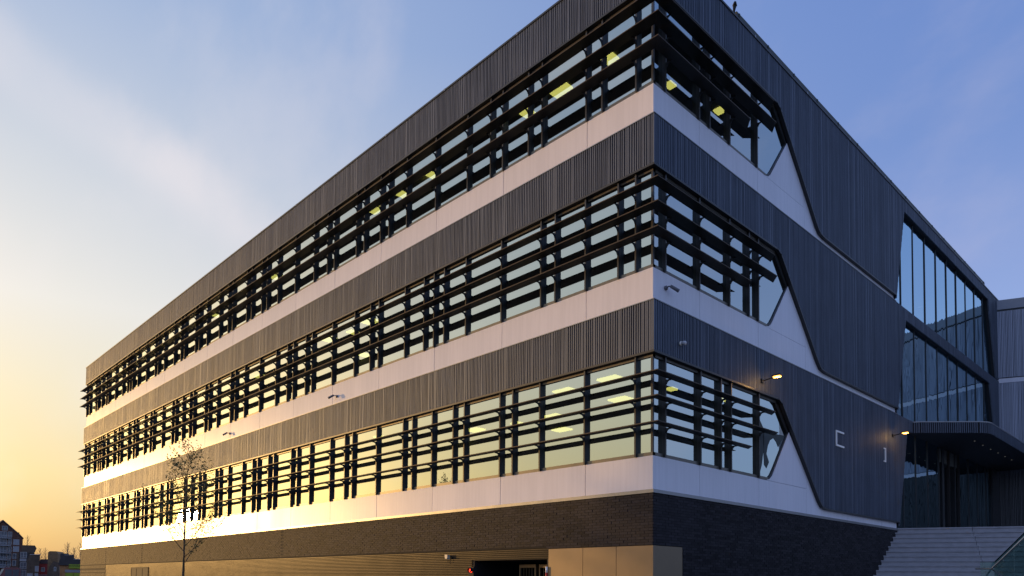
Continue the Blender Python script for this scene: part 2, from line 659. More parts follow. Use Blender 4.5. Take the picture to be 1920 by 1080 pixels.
# parapet coping and the roof screen
p = MB()
p.box(-LEN - .17, E_ + .02, -E_ - .02, .25, TOP - .05, TOP).box(-.25, E_ + .02, .251, DEP + .1, TOP - .05, TOP)
p.build('roof_coping', M_TRIM, B)
p = MB()
for i in range(15):
    p.box(-i * 3.0 - 1.2, -i * 3.0 - 1.14, -E_ - .026, .256, TOP - .052, TOP + .006)
for i in range(9):
    p.box(-.256, E_ + .026, i * 3.0 + 1.2, i * 3.0 + 1.26, TOP - .052, TOP + .006)
p.build('coping_joint', M_FLASH, B)
p = MB()
p.box(-LEN, -.2, .2, DEP + 4, TOP - .5, TOP - .3)
p.build('roof_deck', M_TRIM, B)
p = MB()
p.box(-.06, .0, 3.5, 26.3, TOP + .001, TOP + .28)
for i in range(16):
    p.box(.0, .02, 3.6 + i * 1.5, 3.64 + i * 1.5, TOP + .001, TOP + .27)
p.build('roof_screen', mat('screen_green', (.055, .065, .055), rough=.6, var=.3, scale=8), B)

# flashing under the lowest white band
p = MB()
p.box(-LEN - .12, .055, -.055, .1, ZB - .075, ZB - .004).box(-.1, .055, .101, 14.2, ZB - .075, ZB - .004)
p.build('flashing', M_FLASH, B)

# ---- ribbon windows
n1 = [0, 3, 6, 8, 9, 12, 13, 15, 17, 18, 21, 24, 25, 27, 30, 32, 33, 36, 37, 39, 40, 42, 45, 47, 48, 51, 52, 54, 56, 60, 61, 63, 66, 68, 69, 71, 72, 75, 77, 78, 81, 83, 84, 87, 90, 92, 93]
n2 = [0, 1, 3, 5, 6, 9, 12, 14, 15, 16, 18, 21, 22, 24, 27, 30, 31, 33, 34, 36, 39, 42, 44, 45, 48, 50, 51, 54, 55, 57, 59, 60, 63, 66, 67, 69, 72, 73, 75, 78, 79, 81, 84, 86, 87, 88, 90, 93]
n3 = [0, 2, 3, 6, 7, 9, 10, 12, 15, 18, 20, 21, 23, 24, 27, 28, 30, 33, 36, 38, 39, 41, 42, 45, 46, 48, 51, 53, 54, 57, 58, 60, 63, 65, 66, 69, 72, 74, 75, 76, 78, 81, 84, 85, 87, 89, 90, 93]
FINS_L = [[.43 + IDX * i for i in nn] for nn in (n1, n2, n3)]
FINS_R = [[.40, 1.77, 2.64, 3.1, 4.46], [.40, 1.73, 3.05, 3.99, 4.46], [.40, 1.73, 2.17, 3.08, 4.43]]
OG, OFR, OFIN = -.045, -.008, .05
brackets = []
for k in range(3):
    z = ZB + HS * k
    W = empty('ribbon_window', (0, 0, 0), B)
    z0, z1 = z + WH, z + RB - .045
    for sd, fins, end in (('L', FINS_L[k], LEN), ('R', FINS_R[k], 6.3)):
        # panes
        edges = [-OG * 0] + fins + ([end] if sd == 'L' else [])
        for a, b in zip(edges, edges[1:]):
            t = MB()
            mp_ = FL if sd == 'L' else FR
            wd_ = b - a
            j = [random.uniform(-.0022, .0022) * wd_ for _ in range(2)] + [random.uniform(-.003, .003)]
            a0 = a if a else -OG
            t.poly([mp_(a0, OG + j[0], z0), mp_(b, OG + j[1], z0), mp_(b, OG + j[1] + j[2], z1), mp_(a0, OG + j[0] + j[2], z1)])
            t.build('pane', M_GLASS, W)
        if sd == 'R':
            t = MB()
            pl = [(4.46, z0), (5.02, z0), (5.2, z + .84), (6.14, z + 2.10), (5.5, z + 2.86), (4.46, z1)]
            t.poly([FR(a, OG, zz) for a, zz in pl])
            t.build('pane', M_GLASS, W)
        # mullion fins
        for a in fins + ([LEN - .02] if sd == 'L' else []):
            t = MB()
            fbox(t, sd, a - .02, a + .02, OG - .06, OFIN, z0 + .002, z1)
            t.build('mullion', M_FIN, W)
            for zz in (1.30, 1.83, 2.34):
                if sd == 'R' and zz < 1.5 and a > 3.4:
                    continue
                brackets.append((abs(a) + k * .8, sd, a, z + zz, k, zz))
    # sill and head frames
    for nm, za, zb in (('sill_frame', z0 - .004, z0 + .075), ('head_frame', z1 - .06, z1 + .002)):
        t = MB()
        t.box(-LEN + .02, OFR, -OFR, -OG + .05, za, zb)
        t.box(-.12, OFR, -OFR + .001, 5.0 if nm == 'sill_frame' else 5.45, za, zb)
        t.build(nm, M_FRAME, W)
    t = MB()
    t.box(OG - .02, OG + .03, -OG - .03, -OG + .02, z0 + .075, z1 - .06)
    t.build('corner_post', M_FIN, W)
    # raking frame closing the window on the short face
    t = MB()
    ln = [(4.9, z0 + .035), (5.06, z0 + .06), (5.19, z + .87), (5.32, z + 1.02), (6.15, z + 2.11)]
    for (a0, q0), (a1, q1) in zip(ln, ln[1:]):
        d = Vector((a1 - a0, q1 - q0)).normalized()
        n = Vector((-d.y, d.x)) * .03
        fprism(t, 'R', [(a0 - n.x, q0 - n.y), (a1 - n.x, q1 - n.y), (a1 + n.x, q1 + n.y), (a0 + n.x, q0 + n.y)], -.12, -.015)
    t.build('raking_frame', M_TRIM, W)
    t = MB()
    fprism(t, 'R', [(5.34, z1 + .01), (5.5, z1 + .05), (6.3, z + 2.0), (6.14, z + 2.06)], -.19, -.02)
    t.build('raking_frame', M_TRIM, W)

# dark reflection painted as flat shapes on the first storey's raking pane
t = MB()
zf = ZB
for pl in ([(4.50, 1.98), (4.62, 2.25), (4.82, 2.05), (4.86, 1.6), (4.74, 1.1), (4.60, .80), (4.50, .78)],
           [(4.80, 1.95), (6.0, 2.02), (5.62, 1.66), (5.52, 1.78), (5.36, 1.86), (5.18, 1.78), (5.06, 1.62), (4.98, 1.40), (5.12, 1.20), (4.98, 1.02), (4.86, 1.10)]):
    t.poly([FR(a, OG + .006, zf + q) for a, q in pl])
t.build('painted_reflection', mat('painted_reflection', (.018, .035, .034), rough=.5), B)

# ---- louvre blades with their brackets
TH = .014
RISE = .03
BI = .13
blades = {}
for k in range(3):
    z = ZB + HS * k
    for zz, so_ in ((1.30, 3.38), (1.83, 4.70), (2.34, 4.58)):
        t = MB()
        # blade pitched down outwards, mitred at the corner
        za, zi = z + zz, z + zz + RISE
        top = [(-LEN, -BI, zi), (-LEN, -.42, za), (.42, -.42, za), (.42, so_, za), (BI, so_ + .36, zi), (BI, -BI, zi)]
        n = len(t.v)
        t.v += top + [(x, y, q + TH) for x, y, q in top]
        for q in ((0, 1, 2, 5), (5, 2, 3, 4)):
            t.f.append(tuple(n + i for i in q))
            t.f.append(tuple(n + 6 + i for i in reversed(q)))
        for i in range(6):
            j = (i + 1) % 6
            t.f.append((n + i, n + 6 + i, n + 6 + j, n + j))
        lv = blades[(k, zz)] = t.build('louver', M_LOUV, B)
        # nosing along the outer edge
        t = MB()
        t.box(-LEN, .4305, -.4305, -.4201, za - .003, za + TH + .003)
        t.box(.4201, .4305, -.4200, so_, za - .003, za + TH + .003)
        t.build('nosing', M_NOSE, lv)
brackets.sort(key=lambda q: q[0])
bm_ = {}
for sd in 'LR':
    t = MB()
    prof = [(.03, .034), (.13, .030), (.20, .018), (.18, .004), (.13, .002), (.10, -.012), (.078, -.04), (.068, -.065), (.03, -.065)]
    mp_ = FL if sd == 'L' else FR
    for da in (-.012,):
        pts = [Vector(mp_(da, o, q)) for o, q in prof]
        t.prism(pts, Vector(mp_(.024, 0, 0)))
    bm_[sd] = t.mesh('bracket', M_BRKT)
mass = MB()
for i, (d, sd, a, zz, k, key) in enumerate(brackets):
    loc = FL(a, 0, zz) if sd == 'L' else FR(a, 0, zz)
    if i < 300:
        link('bracket', bm_[sd], blades[(k, key)], loc)
    else:
        n = len(mass.v)
        me = bm_[sd]
        mass.v += [tuple(v.co + Vector(loc)) for v in me.vertices]
        mass.f += [tuple(n + q for q in pl.vertices) for pl in me.polygons]
tag(mass.build('louver_brackets', M_BRKT, B), kind='stuff')

# ---- ceiling lights seen through the windows
spots = {2: [(-3.8, 1.1, 0), (-5.1, 1.2, 1), (-9.6, 1.1, 0), (-11.1, 1.15, 1), (-12.6, 1.05, 0), (-2.15, 1.15, 1), (-1.64, 3.0, 2), (-1.28, 4.8, 2), (-20.5, 1.2, 0), (-27, 1.2, 1)],
         1: [(-12.6, .95, 0), (-15.3, .85, 0), (-14.0, 1.1, 1), (-16.1, 2.8, 0), (-11.7, 2.7, 1), (-22, 1.3, 0), (-30, 1.3, 0), (-33.5, 1.2, 0)],
         0: [(-3.7, 1.3, 0), (-2.15, 1.25, 0), (-3.2, 2.95, 0), (-5.9, 3.15, 0), (-7.0, 4.7, 0), (-9.1, 2.8, 0), (-7.4, 3.1, 1), (-1.6, 3.0, 2), (-1.1, 4.9, 1), (-12.4, 1.3, 1), (-19, 1.4, 0)]}
for k, ls in spots.items():
    zc = ZB + HS * k + 2.995
    for x, y, kind in ls:
        t = MB()
        hx, hy = ((.29, .2), (.17, .17), (.11, .13))[kind]
        t.box(x - hx, x + hx, y - hy, y + hy, zc - .03, zc + .02)
        t.build('ceiling_light', M_LIGHT, B)

# ---- brickwork of the base
rb = random.Random(11)
C_H, C_W = .06, .22
bricks = []
seamsL = (2.97, 7.59, 11.8, 16.8, 21.6, 27.0, 33.2, 40.0)
grooves = (2.42, 2.15, 1.93, 1.7, 1.47)
for ci in range(58):
    zc = 3.47 - (ci + 1) * C_H
    off = (ci % 2) * C_W / 2
    for sd in 'LR':
        a = -.03 + (0 if ci % 2 else -C_W / 2)
        end = LEN + .12 if sd == 'L' else 14.15
        while a < end:
            a0, a1 = max(a + .005, -.03), min(a + C_W - .005, end)
            a += C_W
            if a1 - a0 < .03:
                continue
            mid = (a0 + a1) / 2
            if sd == 'L':
                if mid < 2.98 and zc < 2.38: continue
                if 2.98 <= mid < 39.97 and zc < 2.41: continue
                if any(abs(mid - q) < .02 for q in seamsL): continue
                if mid > 40 and zc < 2.5 and any(abs(zc + .03 - q) < .032 for q in grooves): continue
            else:
                if zc < 2.38:
                    if a1 < 1.08: continue
                    a0 = max(a0, 1.046)
                if zc < 3.4 - max(0, (13.75 - mid)) * .735 - .6 and mid > 11: continue
            bricks.append((mid + max(0, 3.4 - zc) * .5 + (0 if sd == 'L' else .4), sd, a0, a1, zc))
bricks.sort(key=lambda q: q[0])
p = MB()
fbox(p, 'L', 0, 2.98, -.1, .026, 2.385, ZB - .08)
fbox(p, 'L', 2.98, LEN + .12, -.1, .026, 2.405, ZB - .08)
fbox(p, 'L', 39.98, LEN + .12, -.1, .02, 0, 2.405)
fbox(p, 'R', .02, 14.2, -.1, .026, 2.385, ZB - .08)
fbox(p, 'R', 1.045, 14.2, -.1, .02, 0, 2.385)
p.build('brick_bed', M_MORTAR, B)
cache = {}
mass = MB()
cnt = 0
for d, sd, a0, a1, zc in bricks:
    pr = .034 + rb.uniform(-.004, .004)
    if cnt < 300:
        key = (sd, round(a1 - a0, 3))
        if key not in cache:
            t = MB()
            fbox(t, sd, 0, a1 - a0, .0, .034, 0, C_H - .010)
            cache[key] = t.mesh('brick', M_BRICK)
        jit = pr - .034
        link('brick', cache[key], B, FL(a0, jit, zc) if sd == 'L' else FR(a0, jit, zc))
        cnt += 1
    else:
        fbox(mass, sd, a0, a1, .0, pr, zc, zc + C_H - .010)
tag(mass.build('brickwork', M_BRICK, B), kind='stuff')

# ---- bronze panels at the corner, slat cladding and the garage opening
for a, b in ((-.035, .93), (.942, 1.89), (1.902, 2.975)):
    p = MB()
    fbox(p, 'L', a, b, -.1, .035, 0.0, 2.375)
    p.build('bronze_panel', M_BRONZE, B)
p = MB()
fbox(p, 'R', -.03, 1.035, -.1, .034, 0.0, 2.375)
p.build('bronze_panel', M_BRONZE, B)
p = MB()
fbox(p, 'L', 5.80, 39.97, -.12, .0, 0, 2.40)
fbox(p, 'L', 2.985, 5.80, -.12, .0, 2.17, 2.40)
p.build('slat_backing', M_DARK, B)
nz = 0
zz = 2.385
while zz > .05:
    t = MB()
    lo = 5.80 if zz < 2.165 else 2.985
    pr = [(.0, zz - .024), (.034, zz - .020), (.036, zz - .002), (.0, zz + .002)]
    t.prism([FL(lo, o, q) for o, q in pr], FL(39.96 - lo, 0, 0))
    t.build('slat', M_SLAT, B)
    zz -= .048
t = MB()
fbox(t, 'L', 32.1, 34.9, .0, .05, 1.1, 2.14)
t.build('plant_window', M_DARK, B)
t = MB()
fbox(t, 'L', 32.05, 34.95, .0, .06, 2.14, 2.2)
for a in (32.05, 33.0, 34.0, 34.9):
    fbox(t, 'L', a, a + .05, .0, .062, 1.1, 2.14)
t.build('plant_window_frame', M_DARK, B)
# garage: lining, gate with pale rails and posts
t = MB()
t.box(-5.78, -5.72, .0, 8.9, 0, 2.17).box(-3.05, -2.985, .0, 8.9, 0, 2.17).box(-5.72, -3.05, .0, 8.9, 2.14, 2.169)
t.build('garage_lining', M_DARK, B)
G = empty('garage_gate', (0, 0, 0), B)
for a0, a1 in ((3.06, 3.34), (3.38, 3.98), (4.10, 4.7)):
    t = MB()
    fbox(t, 'L', a0, a1, -.72, -.66, 1.96, 2.04)
    for b in (a0, a1 - .03):
        fbox(t, 'L', b, b + .03, -.72, -.66, 0, 1.96)
    t.build('gate_frame', M_BRONZE, G)
    for i in range(int((a1 - a0) / .1)):
        t = MB()
        fbox(t, 'L', a0 + .05 + i * .1, a0 + .065 + i * .1, -.70, -.68, 0, 1.955)
        t.build('gate_bar', M_FIN, G)

# ---- curtain walls of the short face (three storeys) and their lobby
FC = -.065
mull = [15.10, 16.43, 17.78, 19.15, 20.52, 21.88, 23.25, 24.65, 26.02]
for k in range(3):
    z = ZB + HS * k
    W = empty('curtain_wall', (0, 0, 0), B)
    outline = [(14.22, z + .0), (27.7, z + .0), (26.4, z + 3.6), (15.2, z + 3.6)]
    cuts = [14.0] + mull + [28]
    for a, b in zip(cuts, cuts[1:]):
        if k == 0 and 19.2 < (a + b) / 2 < 21.5:
            continue
        q = clip(clip(outline, 0, a, False), 0, b, True)
        if len(q) < 3:
            continue
        t = MB()
        j = [random.uniform(-.004, .004) for _ in range(2)]
        t.poly([FR(s_, FC + j[0] * (s_ - a) + j[1] * (zz_ - z) * .3, zz_) for s_, zz_ in q])
        t.build('pane', M_CURT, W)
    for a in mull:
        t = MB()
        ztop = 3.58 if a > 15.15 else 3.3
        fbox(t, 'R', a - .015, a + .015, FC - .08, FC + .03, z, z + ztop)
        t.build('mullion', M_TRIM, W)
# entrance posts and doors under the canopy
D_ = empty('entrance', (0, 0, 0), B)
for a, wd in ((19.2, .10), (19.75, .26), (21.45, .12)):
    t = MB()
    fbox(t, 'R', a, a + wd, -.6, -.1, 3.56, 7.1)
    t.build('door_post', M_TRIM, D_)
for a in (19.95, 20.7):
    t = MB()
    fbox(t, 'R', a, a + .70, -1.7, -1.66, 3.56, 6.0)
    o = t.build('door', M_CURT, D_)
    t = MB()
    fbox(t, 'R', a + .08, a + .11, -1.655, -1.60, 4.3, 5.2)
    t.build('handle', M_STEEL, o)
t = MB()
t.box(-6.3, -3.4, 14.2, DEP, 3.57, 7.05)
t.box(-6.4, -.15, DEP, DEP + .3, 3.57, TOP - .5)
t.build('lobby_wall', M_WALLI, B)
t = MB()
fbox(t, 'R', 26.9, DEP, -.25, .03, 3.56, 7.1)
t.build('entrance_pier', M_RIBBACK, B)

# ---- entrance canopy
CZ0, CZ1 = 7.10, ZB + HS - .022
cpl = [(-.1, 15.75), (.10, 15.80), (.30, 15.93), (1.82, 17.33), (2.0, 17.58), (2.06, 17.85), (2.02, 24.0), (2.02, 27.9), (-.1, 27.9)]
t = MB()
t.prism([(x, y, CZ0) for x, y in cpl], (0, 0, CZ1 - CZ0 - .03))
CN = t.build('canopy', mat('canopy_black', (.006, .006, .007), rough=.7), B)
t = MB()
t.prism([(x * 1.01 + .01, y - .01, CZ1 - .03) for x, y in cpl], (0, 0, .035))
t.build('capping_strip', M_FLASH, CN)
t = MB()
for (x0, y0), (x1, y1) in zip(cpl[1:], cpl[2:-1]):
    a, b = Vector((x0, y0)), Vector((x1, y1))
    ln_ = (b - a).length
    dr = (b - a) / ln_
    nn = Vector((dr.y, -dr.x))
    q = 0.0
    while q < ln_ - .05:
        p0 = a + dr * q
        p1 = a + dr * (q + .035)
        t.prism([(p0.x, p0.y, CZ0 + .01), (p1.x, p1.y, CZ0 + .01), (p1.x + nn.x * .03, p1.y + nn.y * .03, CZ0 + .01), (p0.x + nn.x * .03, p0.y + nn.y * .03, CZ0 + .01)], (0, 0, CZ1 - CZ0 - .05))
        q += .075
tag(t.build('fascia_ribs', M_RIB, CN), kind='stuff')
for i in range(6):
    t = MB()
    x, y = 1.3, 18.8 + i * 1.15
    t.tube([(x, y, CZ0 - .012), (x, y, CZ0 + .01)], .022, 12)
    t.build('downlight', M_DOWN, CN)
for s_, zz_ in ((21.9, 13.9), (23.4, 13.2), (22.5, 10.6)):
    t = MB()
    t.box(-1.6, -1.35, s_, s_ + .12, zz_, zz_ + .03)
    t.build('downlight', M_DOWN, B)

# light strips in the shape of square brackets on the ribbed wall
t = MB()
for a0, a1, q0, q1 in ((8.97, 9.03, 5.70, 6.17), (9.03, 9.55, 6.12, 6.17), (9.03, 9.55, 5.70, 5.75)):
    fbox(t, 'R', a0, a1, E_ - .01, E_ + .025, q0, q1)
t.build('bracket_sign', M_SIGNW, B)
t = MB()
for a0, a1, q0, q1 in ((12.93, 12.98, 5.70, 6.17), (12.80, 12.93, 6.13, 6.17), (12.80, 12.93, 5.70, 5.74)):
    fbox(t, 'R', a0, a1, E_ - .01, E_ + .025, q0, q1)
t.build('bracket_sign', M_SIGNW, B)

# ------------------------------------------------------------------ wing at the far end
WA = rad(22)
WD = Vector((math.cos(WA), math.sin(WA), 0))
WN = Vector((math.sin(WA), -math.cos(WA), 0))
WING = tag(empty('building_wing', (0, 28.15, 0), None, WA), 'dark ribbed wing with one thin white band, turned out behind the entrance canopy', 'building')
t = MB()
t.box(-.1, 15, .06, 10, 0, 15.1)
t.build('wall', M_RIBBACK, WING)
t = MB()
t.box(-.12, 15.1, -.06, 10, 15.05, 15.52)
t.build('roof_fascia', mat('fascia_metal', (.24, .25, .28), rough=.4, metal=.3, var=.05), WING)
t = MB()
t.box(-.1, 15.02, -.01, .05, 14.98, 15.049)
t.build('shadow_gap', M_TRIM, WING)
for z0, z1 in ((11.45, 11.66), (7.45, 7.62)):
    for a, b in zip((0, 3.2, 6.4, 9.6, 12.8), (3.19, 6.39, 9.59, 12.79, 15)):
        t = MB()
        t.prism([(a, -.005, z0), (b, -.005, z0), (b, -.005, z1 + max(0, b - 6) * .12), (a, -.005, z1 + max(0, a - 6) * .12)], (0, .06, 0))
        t.build('facade_panel', M_WHITE, WING)
tl = MB()
t = MB()
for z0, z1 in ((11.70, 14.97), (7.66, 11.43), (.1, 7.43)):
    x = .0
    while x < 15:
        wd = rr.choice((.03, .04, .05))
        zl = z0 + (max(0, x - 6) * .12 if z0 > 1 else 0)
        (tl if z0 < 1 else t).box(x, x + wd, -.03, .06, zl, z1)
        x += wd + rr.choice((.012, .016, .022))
tag(t.build('cladding_ribs', mat('wing_cladding', (.38, .40, .47), rough=.45, metal=.2, island=.08, var=.06, scale=.8), WING), kind='stuff')

tag(tl.build('lower_ribs', M_TRIM, WING), kind='stuff')  # ribs of the lowest storey, darker than those above

# ------------------------------------------------------------------ entrance stairs and railings
SA = rad(24.4)
ST = tag(empty('entrance_stairs', (0, 14.2, 0), None, SA), 'wide pale concrete stairs climbing to the canopy beside the brick base', 'stairs')
for i in range(21):
    zt = 3.56 - .165 * i
    t = MB()
    y1 = -.205 * i
    lo = -.3 if i == 0 else -1.9
    for a, b in ((lo if i else .02, 2.28), (2.292, 8.5)):
        t.box(a, b, y1 - .018, y1 + (.55 if i else 1.0), zt - .045, zt).box(a, b, y1 + .012, y1 + .5, zt - .2, zt - .046)
    t.build('step', M_CONC, ST)
t = MB()
t.box(.02, 8.5, 1.0, 14, 3.3, 3.56)
t.build('landing', M_CONC, ST)

RA = pix(1838, 1053.6, 17.1)
RBp = pix(1865, 1053.6, 17.0)
RCp = pix(1925, 995, 15.9)
RDp = pix(1905, 1092, 15.6)
RG = tag(empty('glass_railing', (RBp.x, RBp.y, 0)), 'green glass railing with steel handrail at the foot of the entrance stairs', 'railing')
def rel(v): return Vector((v.x - RBp.x, v.y - RBp.y, v.z))
def glass_panel(a, b, drop):
    t = MB()
    a, b = rel(a), rel(b)
    n = Vector((b.y - a.y, a.x - b.x, 0)).normalized() * .012
    t.prism([a, b, b - Vector((0, 0, drop)), a - Vector((0, 0, drop))], n)
    t.build('glass_panel', M_RAILG, RG)
    t = MB()
    t.tube([a, b], .012, 6)
    t.build('edge_strip', M_TRIM, RG)
glass_panel(RA, RBp, 1.1)
mid_ = RBp.lerp(RCp, .62)
glass_panel(RBp + (RCp - RBp) * .01, mid_, 1.1)
ext_ = RBp + (RCp - RBp) * 1.5
glass_panel(mid_ + (RCp - RBp) * .012, ext_, 1.1)
t = MB()
hd = Vector((0, 0, -.16))
o_ = Vector((-.05, -.05, 0))
t.tube([rel(RA) + hd - (rel(RBp) - rel(RA)) * .35, rel(RBp) + hd + o_, rel(ext_) + hd + o_], .022, 10)
t.build('handrail', M_STEEL, RG, True)
t = MB()
t.tube([rel(RBp) + hd + o_, rel(RDp) + hd * .4 + o_], .022, 10)
t.build('handrail', M_STEEL, RG, True)
for q in (.35, .85, 1.3):
    p0 = rel(RBp + (RCp - RBp) * q) + hd
    t = MB()
    t.tube([p0 + o_, p0 + o_ * .7 + Vector((0, 0, -.06)), p0 + Vector((0, 0, -.06))], .010, 6)
    t.build('handrail_clamp', M_STEEL, RG)
t = MB()
t.prism([rel(RBp) - Vector((0, 0, 1.06)), rel(ext_) - Vector((0, 0, 1.06)), Vector((rel(ext_).x, rel(ext_).y, 0)), Vector((0, 0, 0))], Vector((.25, .25, 0)))
t.build('plinth', M_CONC, RG)

# ------------------------------------------------------------------ small things on the walls
def wall_camera(pos, sd, turn, label):
    o = tag(empty('security_camera', pos), label, 'camera', 'cameras on the white bands')
    o.scale = (.8, .8, .8)
    mp_ = FL if sd == 'L' else FR
    out = Vector(mp_(0, 1, 0))
    al = Vector(mp_(1, 0, 0))
    t = MB()
    t.tube([out * .0, out * .05], .06, 12)
    t.build('mount', M_CAMW, o, True)
    t = MB()
    e = out * .17 + al * .05 * turn + Vector((0, 0, .01))
    t.tube([out * .04, out * .12 + Vector((0, 0, .02)), e], .018, 8)
    t.build('arm', M_CAMW, o, True)
    d = (out * .5 + al * turn + Vector((0, 0, -.45))).normalized()
    t = MB()
    t.tube([e - d * .03, e + d * .16, e + d * .20], [.042, .046, .046], 12)
    t.tube([e + d * .20, e + d * .23], [.05, .05], 12)
    t.build('housing', M_CAMW, o, True)
    t = MB()
    t.tube([e + d * .228, e + d * .236], .034, 12)
    t.build('lens', M_DARK, o)
    return o
wall_camera(FR(.44, 0, 7.93), 'R', 1, 'grey security camera on the white band round the corner, on the shaded face')
wall_camera(FL(13.05, 0, 7.82), 'L', 1, 'grey security camera in the middle of the white band on the long face')
wall_camera(FL(22.0, 0, 7.81), 'L', 1, 'small security camera on the white band, above the young tree')
s_ = tag(empty('motion_sensor', FR(.88, E_, 6.81)), 'small white motion sensor on the dark ribs beside the corner', 'sensor')
t = MB(); t.tube([(0, 0, 0), (.04, 0, 0)], .045, 10); t.build('mount', M_SIGNW, s_, True)
t = MB(); t.tube([(.04, 0, 0), (.11, .015, -.01), (.13, .02, -.02)], [.045, .05, .03], 10); t.build('sensor_head', mat('sensor_white', (.6, .6, .62), rough=.4), s_, True)
s_ = tag(empty('flood_sensor', FL(6.78, .04, 2.25)), 'small pale floodlight on the slats beside the garage opening', 'sensor')
t = MB(); t.prism([(-.06, 0, .05), (.06, 0, .05), (.05, 0, -.06), (-.04, 0, -.06)], (0, -.09, .02)); t.build('housing', mat('sensor_cream', (.65, .58, .45), rough=.5), s_)
t = MB(); t.tube([(0, -.02, -.05), (0, -.02, -.16)], .008, 6); t.build('cable', M_DARK, s_)

def wall_lamp(a, zz, label):
    o = tag(empty('wall_lamp', FR(a, E_, zz)), label, 'lamp', 'wall lamps on the dark ribs')
    t = MB(); t.box(0, .05, -.06, .06, -.05, .05); t.build('wall_plate', M_TRIM, o)
    t = MB(); t.tube([(.04, 0, 0), (.28, 0, .03), (.36, .0, .03)], .016, 8); t.build('arm', M_TRIM, o, True)
    t = MB(); t.prism([(.30, -.07, .05), (.52, -.05, .055), (.52, .05, .055), (.30, .07, .05)], (0, 0, .03)); t.build('lamp_head', M_TRIM, o)
    t = MB(); t.box(.33, .50, -.05, .05, .02, .048); t.build('lamp_glass', M_LAMP, o)
    pl = bpy.data.lights.new('lamp_bulb', 'POINT')
    pl.energy = 9
    pl.color = (1, .55, .15)
    pl.shadow_soft_size = .04
    lo = bpy.data.objects.new('lamp_bulb', pl)
    col.objects.link(lo)
    lo.parent = o
    lo.location = (.42, 0, -.03)
wall_lamp(4.5, 6.72, 'lit orange wall lamp on the ribs above the raking window')
wall_lamp(13.65, 6.70, 'lit orange wall lamp on the ribs beside the canopy')

# traffic light and round sign at the garage
o = tag(empty('traffic_light', FL(5.72, .06, 1.72)), 'small black traffic light showing red beside the garage opening', 'traffic light')
t = MB(); t.box(-.10, .10, -.06, .06, -.22, .26); t.build('housing', M_DARK, o)
for q, mt_ in ((.16, mat('red_lamp', (.8, .05, .03), emit=(1.0, .05, .02), estr=3.0)), (-.08, mat('dark_lens', (.03, .05, .04), rough=.2))):
    t = MB(); t.tube([(0, -.06, q), (0, -.078, q)], .055, 16); t.build('lamp', mt_, o)
    t = MB(); t.tube([(0, -.06, q + .012), (0, -.13, q + .012)], .062, 14, cap=False); t.build('visor', M_DARK, o)
o = tag(empty('striped_post', FL(3.02, .05, 0)), 'slim red and white striped post at the edge of the garage opening', 'post')
for i in range(14):
    t = MB(); t.tube([(0, 0, i * .14), (0, 0, i * .14 + .138)], .028, 10)
    t.build('band', M_SIGNW if i % 2 else mat('red_paint', (.5, .03, .03), rough=.5), o, True)
o = tag(empty('roof_vent', (-.03, 3.42, TOP + .05)), 'tiny dark roof vent at the end of the green roof screen', 'vent')
t = MB(); t.tube([(0, 0, -.05), (0, 0, .22), (.02, 0, .34)], [.035, .03, .05], 8); t.build('pipe', M_DARK, o, True)
t = MB(); t.tube([(.02, 0, .33), (.03, 0, .42)], [.06, .03], 8); t.build('cap', M_DARK, o, True)

# ------------------------------------------------------------------ young street tree
def branch_tree(name, base, height, r0, label, seed, leaves, leaf_mat, twig_mat, leaf=.05, spread=.42, first=.32, nb=22, group=None, leafy=True):
    r = random.Random(seed)
    o = tag(empty(name, base), label, 'tree', group)
    tr = MB()
    lean = Vector((r.uniform(-.02, .02), r.uniform(-.02, .02), 0))
    trunk = []
    for i in range(10):
        q = i / 9
        trunk.append(Vector((lean.x * q * height + r.uniform(-.02, .02) * q, lean.y * q * height + r.uniform(-.02, .02) * q, q * height)))
    tr.tube(trunk, [r0 * (1 - .88 * i / 9) for i in range(10)], 8)
    tr.build('trunk', twig_mat if not leafy else M_BARK, o, True)
    br, lf = MB(), MB()
    def leafs(p, d, n):
        for _ in range(n):
            c_ = p + Vector((r.gauss(0, .05), r.gauss(0, .05), r.gauss(0, .05)))
            a = Vector((r.gauss(0, 1), r.gauss(0, 1), r.gauss(0, 1))).normalized() * leaf * r.uniform(.6, 1.3)
            b = a.cross(Vector((r.gauss(0, 1), r.gauss(0, 1), r.gauss(0, 1)))).normalized() * leaf * .38
            lf.poly([c_ - a, c_ + b, c_ + a, c_ - b])
    for i in range(nb):
        q = first + (1 - first) * (i / nb) ** .85
        p = Vector((lean.x * q * height, lean.y * q * height, q * height))
        an = i * 2.4 + r.uniform(-.5, .5)
        ln_ = height * spread * (1 - q) ** .8 * r.uniform(.7, 1.1) + height * .045
        el = r.uniform(.25, .65) + q * .6
        pts = [p]
        d = Vector((math.cos(an) * math.cos(el), math.sin(an) * math.cos(el), math.sin(el)))
        for s in range(6):
            d = (d + Vector((r.gauss(0, .10), r.gauss(0, .10), .04 + r.gauss(0, .06)))).normalized()
            pts.append(pts[-1] + d * ln_ / 6)
        rr0 = r0 * .34 * (1 - q * .6)
        br.tube(pts, [rr0 * (1 - .85 * s / 6) for s in range(7)], 5)
        for s in range(2, 7):
            if leafy:
                leafs(pts[s], d, int(leaves * (2.4 - 2.0 * q)))
            for _ in range(2):
                d2 = (d + Vector((r.gauss(0, .7), r.gauss(0, .7), r.gauss(.1, .4)))).normalized()
                t0 = pts[s]
                t1 = t0 + d2 * ln_ * r.uniform(.14, .28)
                t2 = t1 + (d2 + Vector((0, 0, .4))).normalized() * ln_ * .12
                br.tube([t0, t1, t2], [rr0 * .3, rr0 * .2, rr0 * .08], 4)
                if leafy:
                    leafs(t1, d2, int(leaves * (2.2 - 1.9 * q)))
                    leafs(t2, d2, int(leaves * (2.2 - 1.9 * q)))
    br.build('branches', twig_mat, o)
    if leafy:
        lf.build('crown', leaf_mat, o)
    return o

